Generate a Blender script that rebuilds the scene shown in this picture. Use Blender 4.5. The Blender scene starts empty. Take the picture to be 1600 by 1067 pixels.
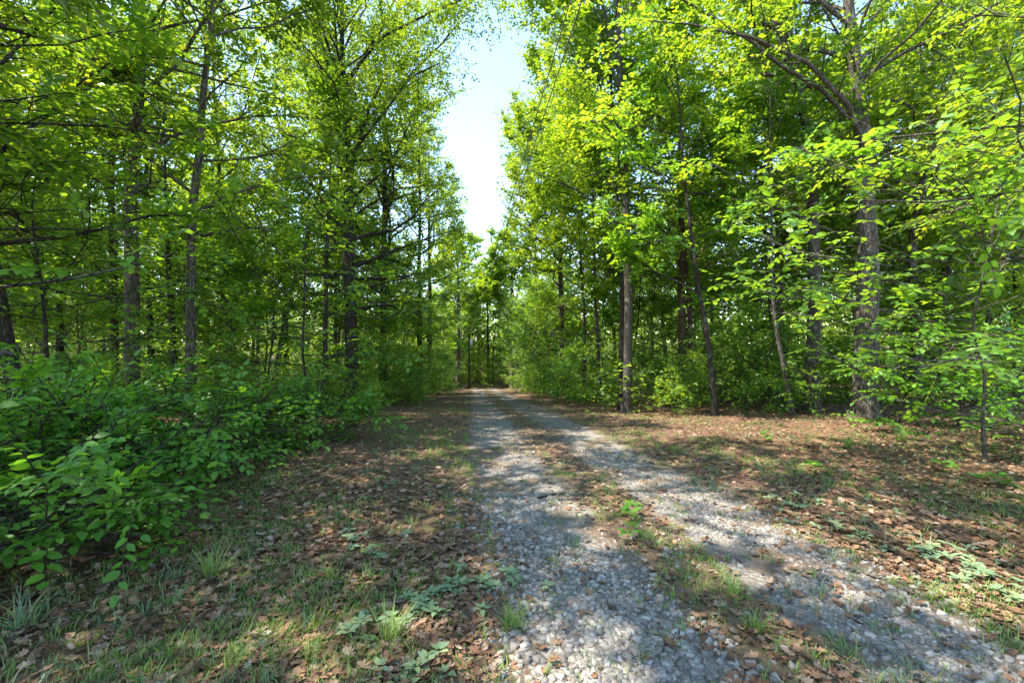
import bpy, math
import numpy as np
from mathutils import Matrix, Vector

# ------------------------------------------------------------------ camera, sky, sun, exposure
scn = bpy.context.scene
col = scn.collection
F = 711.0                       # focal length in photo pixels (1600 wide)
CAMZ = 1.5
cam_d = bpy.data.cameras.new('camera'); cam = bpy.data.objects.new('camera', cam_d); col.objects.link(cam)
cam.location = (0, 0, CAMZ); cam.rotation_euler = (math.radians(90), 0, 0)
cam_d.sensor_width = 36.0; cam_d.lens = 36.0 * F / 1600.0; cam_d.clip_end = 2000.0; cam_d.clip_start = 0.05
scn.camera = cam

SUN = np.array([-0.56, -0.06, 0.98]); SUN /= np.linalg.norm(SUN)     # direction towards the sun
el = math.asin(SUN[2]); az = math.atan2(SUN[0], SUN[1])
w = bpy.data.worlds.new('World'); scn.world = w; w.use_nodes = True
nt = w.node_tree
bg = nt.nodes['Background']; bg.inputs[1].default_value = 0.14
sky = nt.nodes.new('ShaderNodeTexSky'); sky.sky_type = 'NISHITA'; sky.sun_disc = False
sky.sun_elevation = el; sky.sun_rotation = az; sky.air_density = 1.0; sky.dust_density = 0.1; sky.ozone_density = 1.0
nt.links.new(sky.outputs[0], bg.inputs[0])
sd = bpy.data.lights.new('sun', 'SUN'); sd.energy = 3.3; sd.angle = math.radians(0.53); sd.color = (1.0, 0.92, 0.78)
so = bpy.data.objects.new('sun', sd); col.objects.link(so)
so.rotation_euler = Vector(SUN).to_track_quat('Z', 'Y').to_euler()
scn.view_settings.view_transform = 'Standard'; scn.view_settings.look = 'None'
scn.view_settings.gamma = 1.0; scn.view_settings.exposure = 2.25
scn.cycles.max_bounces = 11; scn.cycles.diffuse_bounces = 8; scn.cycles.glossy_bounces = 2
scn.cycles.transmission_bounces = 8; scn.cycles.transparent_max_bounces = 4
scn.cycles.use_denoising = True
scn.cycles.sample_clamp_indirect = 6.0

# ------------------------------------------------------------------ helpers
RS = np.random.RandomState
def sm(a, b, x): t = np.clip((x - a) / (b - a), 0, 1); return t * t * (3 - 2 * t)
def splus(x): return np.log1p(np.exp(np.clip(x, -30, 30))) + np.maximum(x - 30, 0)
_RY = np.array([-8, 0, 2.5, 4, 6.3, 13, 22, 35, 47, 52, 58, 66, 80])
_RC = np.array([3.3, 1.55, 1.22, 1.02, .63, .02, -.76, -1.85, -2.85, -2.6, -1.2, 2.5, 11])
def road_c(y): return np.interp(y, _RY, _RC)
def wob(x, y): return (np.sin(1.7 * x + .9 * y + 1) + np.sin(2.9 * x - 2.3 * y + 2) * .6 + np.sin(5.3 * x + 4.1 * y) * .3 + np.sin(-3.7 * x + 6.3 * y + 4) * .3) / 2.2
def ground_z(x, y):
    x = np.asarray(x, float); y = np.asarray(y, float)
    d = splus((y - 6.5) / 2.0) * 2.0
    d = d - 4 * splus((d - 44) / 4)
    drop = 0.085 * d
    drop = drop * (1 - .42 * sm(2.5, 9, x - road_c(y)) - .25 * sm(3, 10, road_c(y) - x))
    u = x - road_c(y); au = np.abs(u)
    off = sm(1.2, 2.4, au)
    rut = -.016 * np.exp(-((au - .78) / .3) ** 2) + .006 * np.exp(-(u / .25) ** 2)
    return -drop + rut + off * .035 * wob(x, y) + .012 * wob(2.3 * x + 3, 2.3 * y) + .06 * off * sm(0, 3, u)

def hit(px, py):                               # photo pixel -> point on the ground
    dx, dz = (px - 800) / F, (533.5 - py) / F
    t = np.linspace(1.2, 70, 4000)
    h = CAMZ + dz * t - ground_z(dx * t, t)
    i = int(np.argmax(h < 0)) if (h < 0).any() else len(t) - 1
    return np.array([dx * t[i], t[i], float(ground_z(dx * t[i], t[i]))])

def raw_mesh(name, V, Fc, smooth=False):
    V = np.asarray(V, np.float32).reshape(-1, 3); Fc = np.asarray(Fc, np.int32)
    m = bpy.data.meshes.new(name); n, k = Fc.shape
    m.vertices.add(len(V)); m.vertices.foreach_set('co', V.ravel())
    m.loops.add(n * k); m.loops.foreach_set('vertex_index', Fc.ravel())
    m.polygons.add(n); m.polygons.foreach_set('loop_start', np.arange(0, n * k, k, dtype=np.int32))
    try: m.polygons.foreach_set('loop_total', np.full(n, k, np.int32))
    except Exception: pass
    if smooth: m.polygons.foreach_set('use_smooth', np.ones(n, bool))
    m.update(calc_edges=True)
    return m
def obj(name, mesh, mat=None, parent=None, loc=(0, 0, 0)):
    o = bpy.data.objects.new(name, mesh); col.objects.link(o); o.location = loc
    if mat is not None and mesh is not None and not len(mesh.materials): mesh.materials.append(mat)
    if parent is not None: o.parent = parent
    return o
def tag(o, label=None, cat=None, group=None, kind=None):
    if label: o['label'] = label
    if cat: o['category'] = cat
    if group: o['group'] = group
    if kind: o['kind'] = kind
    return o
def thing(name, label, cat, loc, group=None):
    o = obj(name, None, loc=loc); o.empty_display_size = .2
    return tag(o, label, cat, group)

class Tubes:
    def __init__(s): s.V = []; s.F = []; s.n = 0
    def add(s, pts, rad, sides=6, rough=0, seed=0):
        pts = np.asarray(pts, float); rad = np.asarray(rad, float); n = len(pts)
        T = np.gradient(pts, axis=0); T /= np.linalg.norm(T, axis=1)[:, None] + 1e-9
        ref = np.array([1., 0, 0]) if abs(T[:, 0]).mean() < .8 else np.array([0, 0, 1.])
        A = np.cross(T, ref); A /= np.linalg.norm(A, axis=1)[:, None] + 1e-9
        B = np.cross(T, A)
        a = np.linspace(0, 2 * math.pi, sides, endpoint=False)
        R = rad[:, None] * np.ones(sides)
        if rough:
            h = np.arange(n)[:, None]
            R = R * (1 + rough * (np.sin(3 * a + seed + .35 * h) * .5 + np.sin(5 * a + 2 * seed - .22 * h) * .4 + np.sin(2 * a + .8 * h + seed) * .4))
        V = pts[:, None] + R[..., None] * (np.cos(a)[None, :, None] * A[:, None] + np.sin(a)[None, :, None] * B[:, None])
        i = np.arange(n - 1)[:, None] * sides; j = np.arange(sides)[None]; k = (j + 1) % sides
        Fq = np.stack([i + j, i + k, i + k + sides, i + j + sides], -1).reshape(-1, 4)
        s.V.append(V.reshape(-1, 3)); s.F.append(Fq + s.n); s.n += n * sides
    def mesh(s, name): return raw_mesh(name, np.concatenate(s.V), np.concatenate(s.F), True)

# leaf templates: x along the leaf, y across, z up; triangles
KITE = (np.array([[0, 0, 0], [.42, .5, .07], [1, 0, -.1], [.42, -.5, .07]]), np.array([[0, 2, 1], [0, 3, 2]]))
def ovate(curl=.12, fold=.12):
    xs = [.0, .22, .5, .78, 1.0]; wd = [0, .40, .5, .30, 0]
    V = [[0, 0, 0]]
    for x, q in list(zip(xs, wd))[1:4]:
        z = -curl * x * x
        V += [[x, q, z + fold * q], [x, 0, z], [x, -q, z + fold * q]]
    V.append([1, 0, -curl * 1.15])
    T = [[0, 2, 1], [0, 3, 2]]
    for a in (1, 4):
        T += [[a, a + 1, a + 4], [a, a + 4, a + 3], [a + 1, a + 2, a + 5], [a + 1, a + 5, a + 4]]
    T += [[7, 8, 10], [8, 9, 10]]
    return np.array(V, float), np.array(T)
OVATE = ovate()
def oak(rng, curl=.25):                        # lobed dry leaf, fan round the midrib
    prof = [(0, .03), (.12, .05), (.2, .22), (.3, .12), (.42, .36), (.52, .17), (.66, .42), (.75, .2), (.88, .26), (1, .0)]
    up = [(x + rng.normal(0, .02), q * rng.uniform(.85, 1.15)) for x, q in prof]
    dn = [(x + rng.normal(0, .02), -q * rng.uniform(.85, 1.15)) for x, q in prof[-2::-1]]
    P = up + dn; c1 = rng.uniform(-.3, 1) * curl; c2 = rng.uniform(0, 1.6) * curl
    zf = lambda x, q: c1 * (x - .5) ** 2 * 2 + c2 * abs(q) * (1.5 - x) + .04 * math.sin(9 * x + 7 * q)
    V = [[.55, 0, zf(.55, 0)]] + [[x, q, zf(x, q)] for x, q in P]
    n = len(P)
    return np.array(V), np.array([[0, 1 + (i + 1) % n, 1 + i] for i in range(n)])

def place(tmpl, pos, u, nrm, L, W):            # many copies of a template as one vertex / face array
    V, T = tmpl
    u = u / (np.linalg.norm(u, axis=1)[:, None] + 1e-9)
    v = np.cross(nrm, u); v /= np.linalg.norm(v, axis=1)[:, None] + 1e-9
    n = np.cross(u, v)
    L = np.broadcast_to(L, len(pos))[:, None, None]; W = np.broadcast_to(W, len(pos))[:, None, None]
    P = pos[:, None] + V[None, :, 0:1] * L * u[:, None] + V[None, :, 1:2] * W * v[:, None] + V[None, :, 2:3] * L * n[:, None]
    Tt = T[None] + (np.arange(len(pos)) * len(V))[:, None, None]
    return P.reshape(-1, 3), Tt.reshape(-1, T.shape[1])
def merge(parts):
    Vs, Fs, n = [], [], 0
    for V, f in parts: Vs.append(V); Fs.append(f + n); n += len(V)
    return np.concatenate(Vs), np.concatenate(Fs)

def leaves_on_twigs(P0, D, Ln, k, leafL, rng, flat=.35, droop=.15):
    M = len(P0); D = D / (np.linalg.norm(D, axis=1)[:, None] + 1e-9)
    up = np.array([0, 0, 1.]) + rng.normal(0, flat * .55, (M, 3))
    S = np.cross(D, up); S /= np.linalg.norm(S, axis=1)[:, None] + 1e-9
    N = np.cross(S, D)
    t = (np.arange(k) + .6) / k
    t = np.clip(t[None] + rng.normal(0, .06, (M, k)), .05, 1)
    sg = np.where(np.arange(k) % 2 == 0, 1., -1.)[None] * np.ones((M, 1)); sg[:, -1] *= .15
    pos = P0[:, None] + D[:, None] * (t * Ln[:, None])[..., None]
    pos[..., 2] -= droop * Ln[:, None] * t * t
    u = D[:, None] * rng.uniform(.35, .9, (M, k, 1)) + S[:, None] * (sg * rng.uniform(.6, 1.1, (M, k)))[..., None]
    u[..., 2] -= rng.uniform(-.05, .4, (M, k))
    nn = N[:, None] + rng.normal(0, flat, (M, k, 3))
    L = leafL * rng.uniform(.65, 1.2, (M, k))
    return pos.reshape(-1, 3), u.reshape(-1, 3), nn.reshape(-1, 3), L.reshape(-1)

def open_air(P):                               # True where leaves may be: the strip above the drive is open
    x, y, z = P[:, 0], P[:, 1], P[:, 2]
    zz = z - ground_z(x, y)
    xl = -.35 - .074 * y; xr = .42 - .064 * (y - 12)
    xl = xl + .35 * np.sin(1.1 * z + .7 * y) + .25 * np.sin(2.3 * z - 1.3 * y) - .075 * y * np.exp(-((z - 1.5 - .44 * y) / (.08 * y + .1)) ** 2)
    xr = xr + .3 * np.sin(1.0 * z + .6 * y + 2) + .25 * np.sin(2.1 * z + 1.7 * y) + .8 * sm(.5, .62, (z - 1.5) / np.maximum(y, 1))
    slot = (x > xl) & (x < xr) & (y > 7) & (y < 39) & ~((y < 15) & (z > 1.5 + .685 * y))
    low = (np.abs(x - road_c(y)) < np.interp(zz, [0, 2.5, 6, 9], [2.6, 2.2, 1.2, 0])) & (y > -4)
    lawn = (zz < 2.3) & (x > -2.5 - .0 * y) & (x < np.interp(y, [0, 6, 9, 12, 20], [9, 7.0, 6.0, 3.0, 1.5])) & (y < 20)
    eye = (x * x + y * y + (z - 1.5) ** 2) < 2.6 ** 2
    return ~(slot | low | lawn | eye)

# ------------------------------------------------------------------ materials
def nodes_of(name):
    m = bpy.data.materials.new(name); m.use_nodes = True
    t = m.node_tree; b = t.nodes['Principled BSDF']; return m, t, b, t.nodes['Material Output']
def N(t, kind, **kw):
    n = t.nodes.new(kind)
    for k, v in kw.items():
        if k.startswith('i_'):
            key = k[2:]; n.inputs[int(key) if key.isdigit() else key].default_value = v
        else: setattr(n, k, v)
    return n
def ramp(t, src, stops, interp='LINEAR'):
    r = t.nodes.new('ShaderNodeValToRGB'); r.color_ramp.interpolation = interp
    e = r.color_ramp.elements
    while len(e) < len(stops): e.new(.5)
    for x, (p, c) in zip(e, stops): x.position = p; x.color = (*c, 1)
    t.links.new(src, r.inputs[0]); return r.outputs[0]
def mixc(t, fac, a, b, mode='MIX'):
    n = t.nodes.new('ShaderNodeMix'); n.data_type = 'RGBA'; n.blend_type = mode
    for s, v in ((n.inputs[0], fac), (n.inputs[6], a), (n.inputs[7], b)):
        if isinstance(v, (int, float)): s.default_value = v
        elif isinstance(v, tuple): s.default_value = (*v, 1)
        else: t.links.new(v, s)
    return n.outputs[2]
def mth(t, op, a, b=0., c=0., clamp=False):
    n = t.nodes.new('ShaderNodeMath'); n.operation = op; n.use_clamp = clamp
    for s, v in zip(n.inputs, (a, b, c)):
        if isinstance(v, (int, float)): s.default_value = v
        else: t.links.new(v, s)
    return n.outputs[0]
def leaf_mat(name, refl, trans, rough=.5, spec=.3, spread=1.0):
    m, t, b, out = nodes_of(name)
    g = N(t, 'ShaderNodeNewGeometry'); oi = N(t, 'ShaderNodeObjectInfo')
    r = mth(t, 'FRACT', mth(t, 'ADD', g.outputs['Random Per Island'], oi.outputs['Random']))
    s = spread
    mul = ramp(t, r, [(0, (1 - .35 * s, 1 - .28 * s, 1 - .1 * s)), (.5, (1, 1, 1)), (.9, (1 + .35 * s, 1 + .18 * s, 1 - .1 * s)), (1, (1 + 1.0 * s, 1 + .45 * s, 1))])
    val = mth(t, 'MULTIPLY_ADD', oi.outputs['Random'], .4, .8)
    hs = N(t, 'ShaderNodeHueSaturation'); t.links.new(val, hs.inputs['Value']); t.links.new(mul, hs.inputs['Color'])
    c1 = mixc(t, 1., hs.outputs[0], tuple(refl), 'MULTIPLY'); c2 = mixc(t, 1., hs.outputs[0], tuple(trans), 'MULTIPLY')
    t.links.new(c1, b.inputs['Base Color']); b.inputs['Roughness'].default_value = rough
    b.inputs['Specular IOR Level'].default_value = spec
    tr = N(t, 'ShaderNodeBsdfTranslucent'); t.links.new(c2, tr.inputs[0])
    ad = N(t, 'ShaderNodeAddShader'); t.links.new(b.outputs[0], ad.inputs[0]); t.links.new(tr.outputs[0], ad.inputs[1])
    t.links.new(ad.outputs[0], out.inputs[0]); return m
def bark_mat(name, dark, light, lichen=.4, scale=1.0):
    m, t, b, out = nodes_of(name)
    tc = N(t, 'ShaderNodeTexCoord'); mp = N(t, 'ShaderNodeMapping'); mp.inputs['Scale'].default_value = (1, 1, .16)
    t.links.new(tc.outputs['Object'], mp.inputs[0])
    v = N(t, 'ShaderNodeTexVoronoi', feature='DISTANCE_TO_EDGE', i_Scale=26 * scale); t.links.new(mp.outputs[0], v.inputs['Vector'])
    n1 = N(t, 'ShaderNodeTexNoise', i_Scale=40 * scale, i_Detail=6.); t.links.new(mp.outputs[0], n1.inputs['Vector'])
    n2 = N(t, 'ShaderNodeTexNoise', i_Scale=5., i_Detail=7., i_Roughness=.7); t.links.new(tc.outputs['Object'], n2.inputs['Vector'])
    f = mth(t, 'MULTIPLY', mth(t, 'MULTIPLY', v.outputs['Distance'], 4., clamp=True), n1.outputs[0])
    base = mixc(t, f, tuple(dark), tuple(light))
    li = ramp(t, n2.outputs[0], [(.54, (0, 0, 0)), (.64, (lichen,) * 3)])
    base = mixc(t, li, base, (.28, .29, .25))
    t.links.new(base, b.inputs['Base Color']); b.inputs['Roughness'].default_value = .9
    b.inputs['Specular IOR Level'].default_value = .2
    bp = N(t, 'ShaderNodeBump', i_Strength=.9, i_Distance=.02); t.links.new(f, bp.inputs['Height']); t.links.new(bp.outputs[0], b.inputs['Normal'])
    return m
LEAF_OAK = leaf_mat('oak_leaf', (.052, .112, .013), (.155, .225, .009))
LEAF_LIGHT = leaf_mat('light_leaf', (.052, .118, .014), (.18, .255, .010))
LEAF_DARK = leaf_mat('understory_leaf', (.052, .125, .014), (.13, .222, .009), rough=.5, spec=.28)
LEAF_NEAR = leaf_mat('broad_leaf', (.05, .135, .014), (.10, .22, .009), rough=.5, spec=.28, spread=.7)
LEAF_BEECH = leaf_mat('beech_leaf', (.055, .13, .016), (.14, .24, .010), rough=.5, spec=.28, spread=.7)
LEAF_WEED = leaf_mat('weed_leaf', (.14, .20, .105), (.06, .10, .035), rough=.7, spec=.2, spread=.5)
GRASS = leaf_mat('grass_blade', (.09, .14, .035), (.09, .14, .02), rough=.5, spec=.3)
GRASSB = leaf_mat('blue_grass_blade', (.10, .16, .085), (.07, .11, .04), rough=.5, spec=.3)
BARK = bark_mat('grey_brown_bark', (.045, .036, .028), (.23, .195, .16), .6)
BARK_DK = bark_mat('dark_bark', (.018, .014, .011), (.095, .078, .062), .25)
BARK_RED = bark_mat('brown_bark', (.04, .026, .018), (.19, .135, .10), .35)
BARK_PALE = bark_mat('smooth_grey_bark', (.05, .041, .033), (.18, .155, .128), .6, 1.6)

def dry_mat():
    m, t, b, out = nodes_of('dry_leaf')
    g = N(t, 'ShaderNodeNewGeometry'); oi = N(t, 'ShaderNodeObjectInfo')
    r = mth(t, 'FRACT', mth(t, 'ADD', g.outputs['Random Per Island'], oi.outputs['Random']))
    c = ramp(t, r, [(0, (.09, .055, .038)), (.3, (.18, .095, .052)), (.55, (.265, .145, .08)), (.8, (.32, .2, .12)), (.95, (.36, .26, .185)), (1, (.37, .3, .24))])
    nz = N(t, 'ShaderNodeTexNoise', i_Scale=60., i_Detail=3.)
    c = mixc(t, .5, c, ramp(t, nz.outputs[0], [(.3, (.6, .6, .6)), (.7, (1.25, 1.25, 1.25))]), 'MULTIPLY')
    t.links.new(c, b.inputs['Base Color']); b.inputs['Roughness'].default_value = .65; b.inputs['Specular IOR Level'].default_value = .3
    tr = N(t, 'ShaderNodeBsdfTranslucent'); t.links.new(c, tr.inputs[0])
    mx = N(t, 'ShaderNodeMixShader'); mx.inputs[0].default_value = .2
    t.links.new(b.outputs[0], mx.inputs[1]); t.links.new(tr.outputs[0], mx.inputs[2]); t.links.new(mx.outputs[0], out.inputs[0])
    return m
DRY = dry_mat()
def stone_mat():
    m, t, b, out = nodes_of('gravel_stone')
    g = N(t, 'ShaderNodeNewGeometry'); oi = N(t, 'ShaderNodeObjectInfo')
    r = mth(t, 'FRACT', mth(t, 'ADD', g.outputs['Random Per Island'], oi.outputs['Random']))
    c = ramp(t, r, [(0, (.14, .124, .108)), (.35, (.225, .204, .18)), (.7, (.305, .278, .245)), (.93, (.40, .37, .33)), (1, (.25, .19, .15))])
    nz = N(t, 'ShaderNodeTexNoise', i_Scale=45., i_Detail=5.)
    c = mixc(t, .6, c, ramp(t, nz.outputs[0], [(.3, (.62, .6, .58)), (.7, (1.2, 1.2, 1.2))]), 'MULTIPLY')
    t.links.new(c, b.inputs['Base Color']); b.inputs['Roughness'].default_value = .85; b.inputs['Specular IOR Level'].default_value = .25
    bp = N(t, 'ShaderNodeBump', i_Strength=.5, i_Distance=.006); t.links.new(nz.outputs[0], bp.inputs['Height']); t.links.new(bp.outputs[0], b.inputs['Normal'])
    return m
STONE = stone_mat()

def ground_mat():
    m, t, b, out = nodes_of('forest_floor')
    g = N(t, 'ShaderNodeNewGeometry'); P = g.outputs['Position']
    def nz(s, d=5., r=.6):
        n = N(t, 'ShaderNodeTexNoise', i_Scale=s, i_Detail=d, i_Roughness=r); t.links.new(P, n.inputs['Vector']); return n.outputs[0]
    c = ramp(t, nz(38, 6, .7), [(.25, (.045, .03, .021)), (.5, (.13, .078, .05)), (.72, (.24, .145, .095))])
    v = N(t, 'ShaderNodeTexVoronoi', i_Scale=22.); t.links.new(P, v.inputs['Vector'])
    vc = ramp(t, v.outputs['Color'], [(0, (.06, .038, .026)), (.5, (.17, .095, .06)), (1, (.29, .19, .13))])
    c = mixc(t, .55, c, vc)
    gr = ramp(t, nz(1.3, 6, .65), [(.47, (0, 0, 0)), (.62, (.75, .75, .75))])
    gr2 = mth(t, 'MULTIPLY', gr, mth(t, 'MULTIPLY_ADD', nz(55, 3), 1.4, -.1, clamp=True))
    c = mixc(t, gr2, c, (.075, .095, .03))
    t.links.new(c, b.inputs['Base Color']); b.inputs['Roughness'].default_value = .95; b.inputs['Specular IOR Level'].default_value = .15
    hh = mth(t, 'ADD', nz(38, 6, .7), v.outputs['Distance'])
    bp = N(t, 'ShaderNodeBump', i_Strength=.8, i_Distance=.03); t.links.new(hh, bp.inputs['Height']); t.links.new(bp.outputs[0], b.inputs['Normal'])
    return m
def drive_mat():
    m, t, b, out = nodes_of('gravel_drive')
    g = N(t, 'ShaderNodeNewGeometry'); P = g.outputs['Position']
    at = N(t, 'ShaderNodeAttribute', attribute_name='across')     # signed metres from the centre line
    def nz(s, d=5., r=.6):
        n = N(t, 'ShaderNodeTexNoise', i_Scale=s, i_Detail=d, i_Roughness=r); t.links.new(P, n.inputs['Vector']); return n.outputs[0]
    v = N(t, 'ShaderNodeTexVoronoi', i_Scale=34., feature='F1'); t.links.new(P, v.inputs['Vector'])
    gv = ramp(t, v.outputs['Color'], [(0, (.15, .137, .125)), (.5, (.25, .23, .208)), (1, (.36, .335, .305))])
    gap = ramp(t, v.outputs['Distance'], [(.35, (1, 1, 1)), (.75, (.45, .42, .4))])
    gv = mixc(t, 1., gv, gap, 'MULTIPLY')
    fine = ramp(t, nz(90, 4, .7), [(.3, (.14, .125, .11)), (.7, (.33, .30, .26))])
    gv = mixc(t, ramp(t, nz(2.2, 4), [(.4, (0, 0, 0)), (.65, (1, 1, 1))]), gv, fine)
    dirt = ramp(t, nz(38, 6, .7), [(.25, (.06, .04, .028)), (.5, (.15, .095, .063)), (.75, (.27, .185, .125))])
    au = mth(t, 'ABSOLUTE', at.outputs['Fac'])
    k = mth(t, 'MULTIPLY_ADD', nz(3.5, 6, .7), .9, -.45); k2 = mth(t, 'ADD', au, k)
    tr = ramp(t, mth(t, 'MULTIPLY', k2, .5), [(.10, (0, 0, 0)), (.19, (1, 1, 1)), (.54, (1, 1, 1)), (.64, (0, 0, 0))])
    pat = ramp(t, nz(1.7, 5, .65), [(.40, (.15, .15, .15)), (.52, (1, 1, 1))])
    tr = mth(t, 'MULTIPLY', tr, pat)
    c = mixc(t, tr, dirt, gv)
    gr = mth(t, 'MULTIPLY', mth(t, 'SUBTRACT', 1., tr, clamp=True), ramp(t, nz(2.1, 6, .7), [(.45, (0, 0, 0)), (.6, (.8, .8, .8))]))
    c = mixc(t, mth(t, 'MULTIPLY', gr, mth(t, 'MULTIPLY_ADD', nz(60, 3), 1.5, -.2, clamp=True)), c, (.075, .1, .03))
    t.links.new(c, b.inputs['Base Color']); b.inputs['Roughness'].default_value = .92; b.inputs['Specular IOR Level'].default_value = .2
    hh = mth(t, 'ADD', mth(t, 'MULTIPLY', v.outputs['Distance'], -1.), nz(60, 5, .7))
    bp = N(t, 'ShaderNodeBump', i_Strength=.8, i_Distance=.02); t.links.new(hh, bp.inputs['Height']); t.links.new(bp.outputs[0], b.inputs['Normal'])
    return m

# ------------------------------------------------------------------ ground and drive
def grid(name, xs, ys, zf, mat):
    X, Y = np.meshgrid(xs, ys); Z = zf(X, Y)
    V = np.stack([X, Y, Z], -1).reshape(-1, 3); nx = len(xs)
    i = (np.arange(len(ys) - 1)[:, None] * nx + np.arange(nx - 1)[None]).ravel()
    return obj(name, raw_mesh(name, V, np.stack([i, i + 1, i + nx + 1, i + nx], -1), True), mat)
gx = np.concatenate([-np.geomspace(14, 500, 26)[::-1], np.arange(-13.8, 13.9, .14), np.geomspace(14, 500, 26)])
gy = np.concatenate([-np.geomspace(4, 300, 20)[::-1], np.arange(-3.8, 18, .14), np.geomspace(18.2, 900, 90)])
ground = tag(grid('ground', gx, gy, ground_z, ground_mat()), kind='structure')
ry = np.concatenate([np.arange(-6, 16, .12), np.arange(16, 56, .4)]); ru = np.linspace(-1.5, 1.5, 31)
U, Y = np.meshgrid(ru, ry)
edge = 1 + .12 * np.sin(2.1 * Y + 3 * np.sign(U)) + .08 * np.sin(5.7 * Y)
X = road_c(Y) + U * edge; Z = ground_z(X, Y) + .006
V = np.stack([X, Y, Z], -1).reshape(-1, 3); nx = len(ru)
i = (np.arange(len(ry) - 1)[:, None] * nx + np.arange(nx - 1)[None]).ravel()
dm = raw_mesh('gravel_drive', V, np.stack([i, i + 1, i + nx + 1, i + nx], -1), True)
a = dm.attributes.new('across', 'FLOAT', 'POINT'); a.data.foreach_set('value', (U * edge).astype(np.float32).ravel())
drive = tag(obj('gravel_drive', dm, drive_mat()), kind='structure')

# ------------------------------------------------------------------ trees
def skeleton(rng, trunk, rad, cb, R, nl, ntw, bias=None, up=(.4, 1.2), twl=.6, sides=10, rough=.05, base=None):
    """trunk: (n,3) local points. Returns tubes and twigs (start, direction, length)."""
    tb = Tubes(); H = trunk[-1, 2] - trunk[0, 2]
    hz = trunk[:, 2] - trunk[0, 2]
    m = max(14, int(H * 1.8)); hh = np.concatenate([np.array([0, .08, .2, .4]) * min(1, H / 1.5), np.linspace(min(.7, .45 * H), H, m)])
    P = np.stack([np.interp(hh, hz, trunk[:, c]) for c in range(3)], -1)
    ker = np.array([.25, .5, .25])
    for c in (0, 1):
        q = P[:, c].copy(); q[1:-1] = np.convolve(q, ker, 'valid'); P[:, c] = q
    P[3:, :2] += np.cumsum(rng.normal(0, .012, (len(P) - 3, 2)), 0) * min(1, H / 14)
    tr = np.maximum(rad * (1 - .88 * (hh / H)) ** .85, .012)
    tb.add(P, tr * (1 + .5 * np.exp(-hh / .2)), sides, rough, rng.uniform(0, 6))
    S0, S1 = [], []
    for i in range(nl):
        t = (i + rng.uniform(.1, .9)) / nl
        h = cb + (H * .98 - cb) * t ** .9
        p = np.array([np.interp(h, hh, P[:, c]) for c in range(3)])
        a = i * 2.39996 + rng.normal(0, .5)
        L = R * (.62 + .55 * math.sin(math.pi * min(.12 + t * .95, 1))) * rng.uniform(.7, 1.2)
        if bias is not None: L *= 1 + .35 * math.cos(a - bias)
        if base is not None and base[1] < 16 and t < .65 and math.sin(a) < -.45: L *= .55
        e = up[0] + (up[1] - up[0]) * t + rng.normal(0, .15)
        d = np.array([math.cos(a) * math.cos(e), math.sin(a) * math.cos(e), math.sin(e)])
        pts = [p]; r0 = min(np.interp(h, hh, tr) * .5, .010 * L + .004)
        for s in range(5):
            d = d + np.array([rng.normal(0, .24), rng.normal(0, .24), rng.normal(-.03 + .05 * s * (t > .4), .1)]); d /= np.linalg.norm(d)
            pts.append(pts[-1] + d * L / 5)
        pts = np.array(pts)
        if base is not None:                    # a limb that would cross the open strip stays shorter
            for _ in range(6):
                if open_air(np.stack([np.interp(np.linspace(1.2, 5.3, 14), np.arange(6), pts[:, c]) for c in range(3)], -1) + base).all(): break
                pts = pts[0] + (pts - pts[0]) * .8; L *= .8
            else: continue
        tb.add(pts, np.linspace(r0, .008, 6), 5)
        ns = max(4, int(L * 2.4))
        for s in range(ns):
            f = .22 + .78 * (s + rng.uniform(0, 1)) / ns; q = f * 5; j = min(int(q), 4)
            b0 = pts[j] + (pts[j + 1] - pts[j]) * (q - j); dd = (pts[j + 1] - pts[j]); dd /= np.linalg.norm(dd)
            sd = np.cross(dd, [0, 0, 1.]); sd /= np.linalg.norm(sd) + 1e-6
            sl = (.22 * L * (1.25 - f) + .5) * rng.uniform(.6, 1.25)
            d2 = dd * rng.uniform(.3, .9) + sd * (1 if s % 2 else -1) * rng.uniform(.5, 1) + np.array([0, 0, rng.normal(.08, .25)]); d2 /= np.linalg.norm(d2)
            b1 = b0 + d2 * sl * .55 + rng.normal(0, .05, 3); b2 = b0 + d2 * sl + np.array([0, 0, rng.normal(.02, .1)])
            if base is not None and not open_air(np.array([b2 + base]))[0]: continue
            tb.add([b0, b1, b2], [.4 * r0 * (1.1 - f) + .006, .006, .003], 3)
            S0 += [b0, b1]; S1 += [b1, b2]
        S0.append(pts[4]); S1.append(pts[5])
    S0 = np.array(S0); S1 = np.array(S1); ln = np.linalg.norm(S1 - S0, axis=1)
    wt = ln * np.exp(rng.normal(0, .95, len(ln))); k = rng.choice(len(S0), ntw, p=wt / wt.sum()); f = rng.uniform(0, 1, (ntw, 1))
    D0 = (S1 - S0)[k] / ln[k][:, None]
    D = D0 * .7 + rng.normal(0, .55, (ntw, 3)) * np.array([1, 1, .55])
    D[:, 2] += .05
    return tb, S0[k] * (1 - f) + S1[k] * f, D, twl * rng.uniform(.6, 1.3, ntw)

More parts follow.
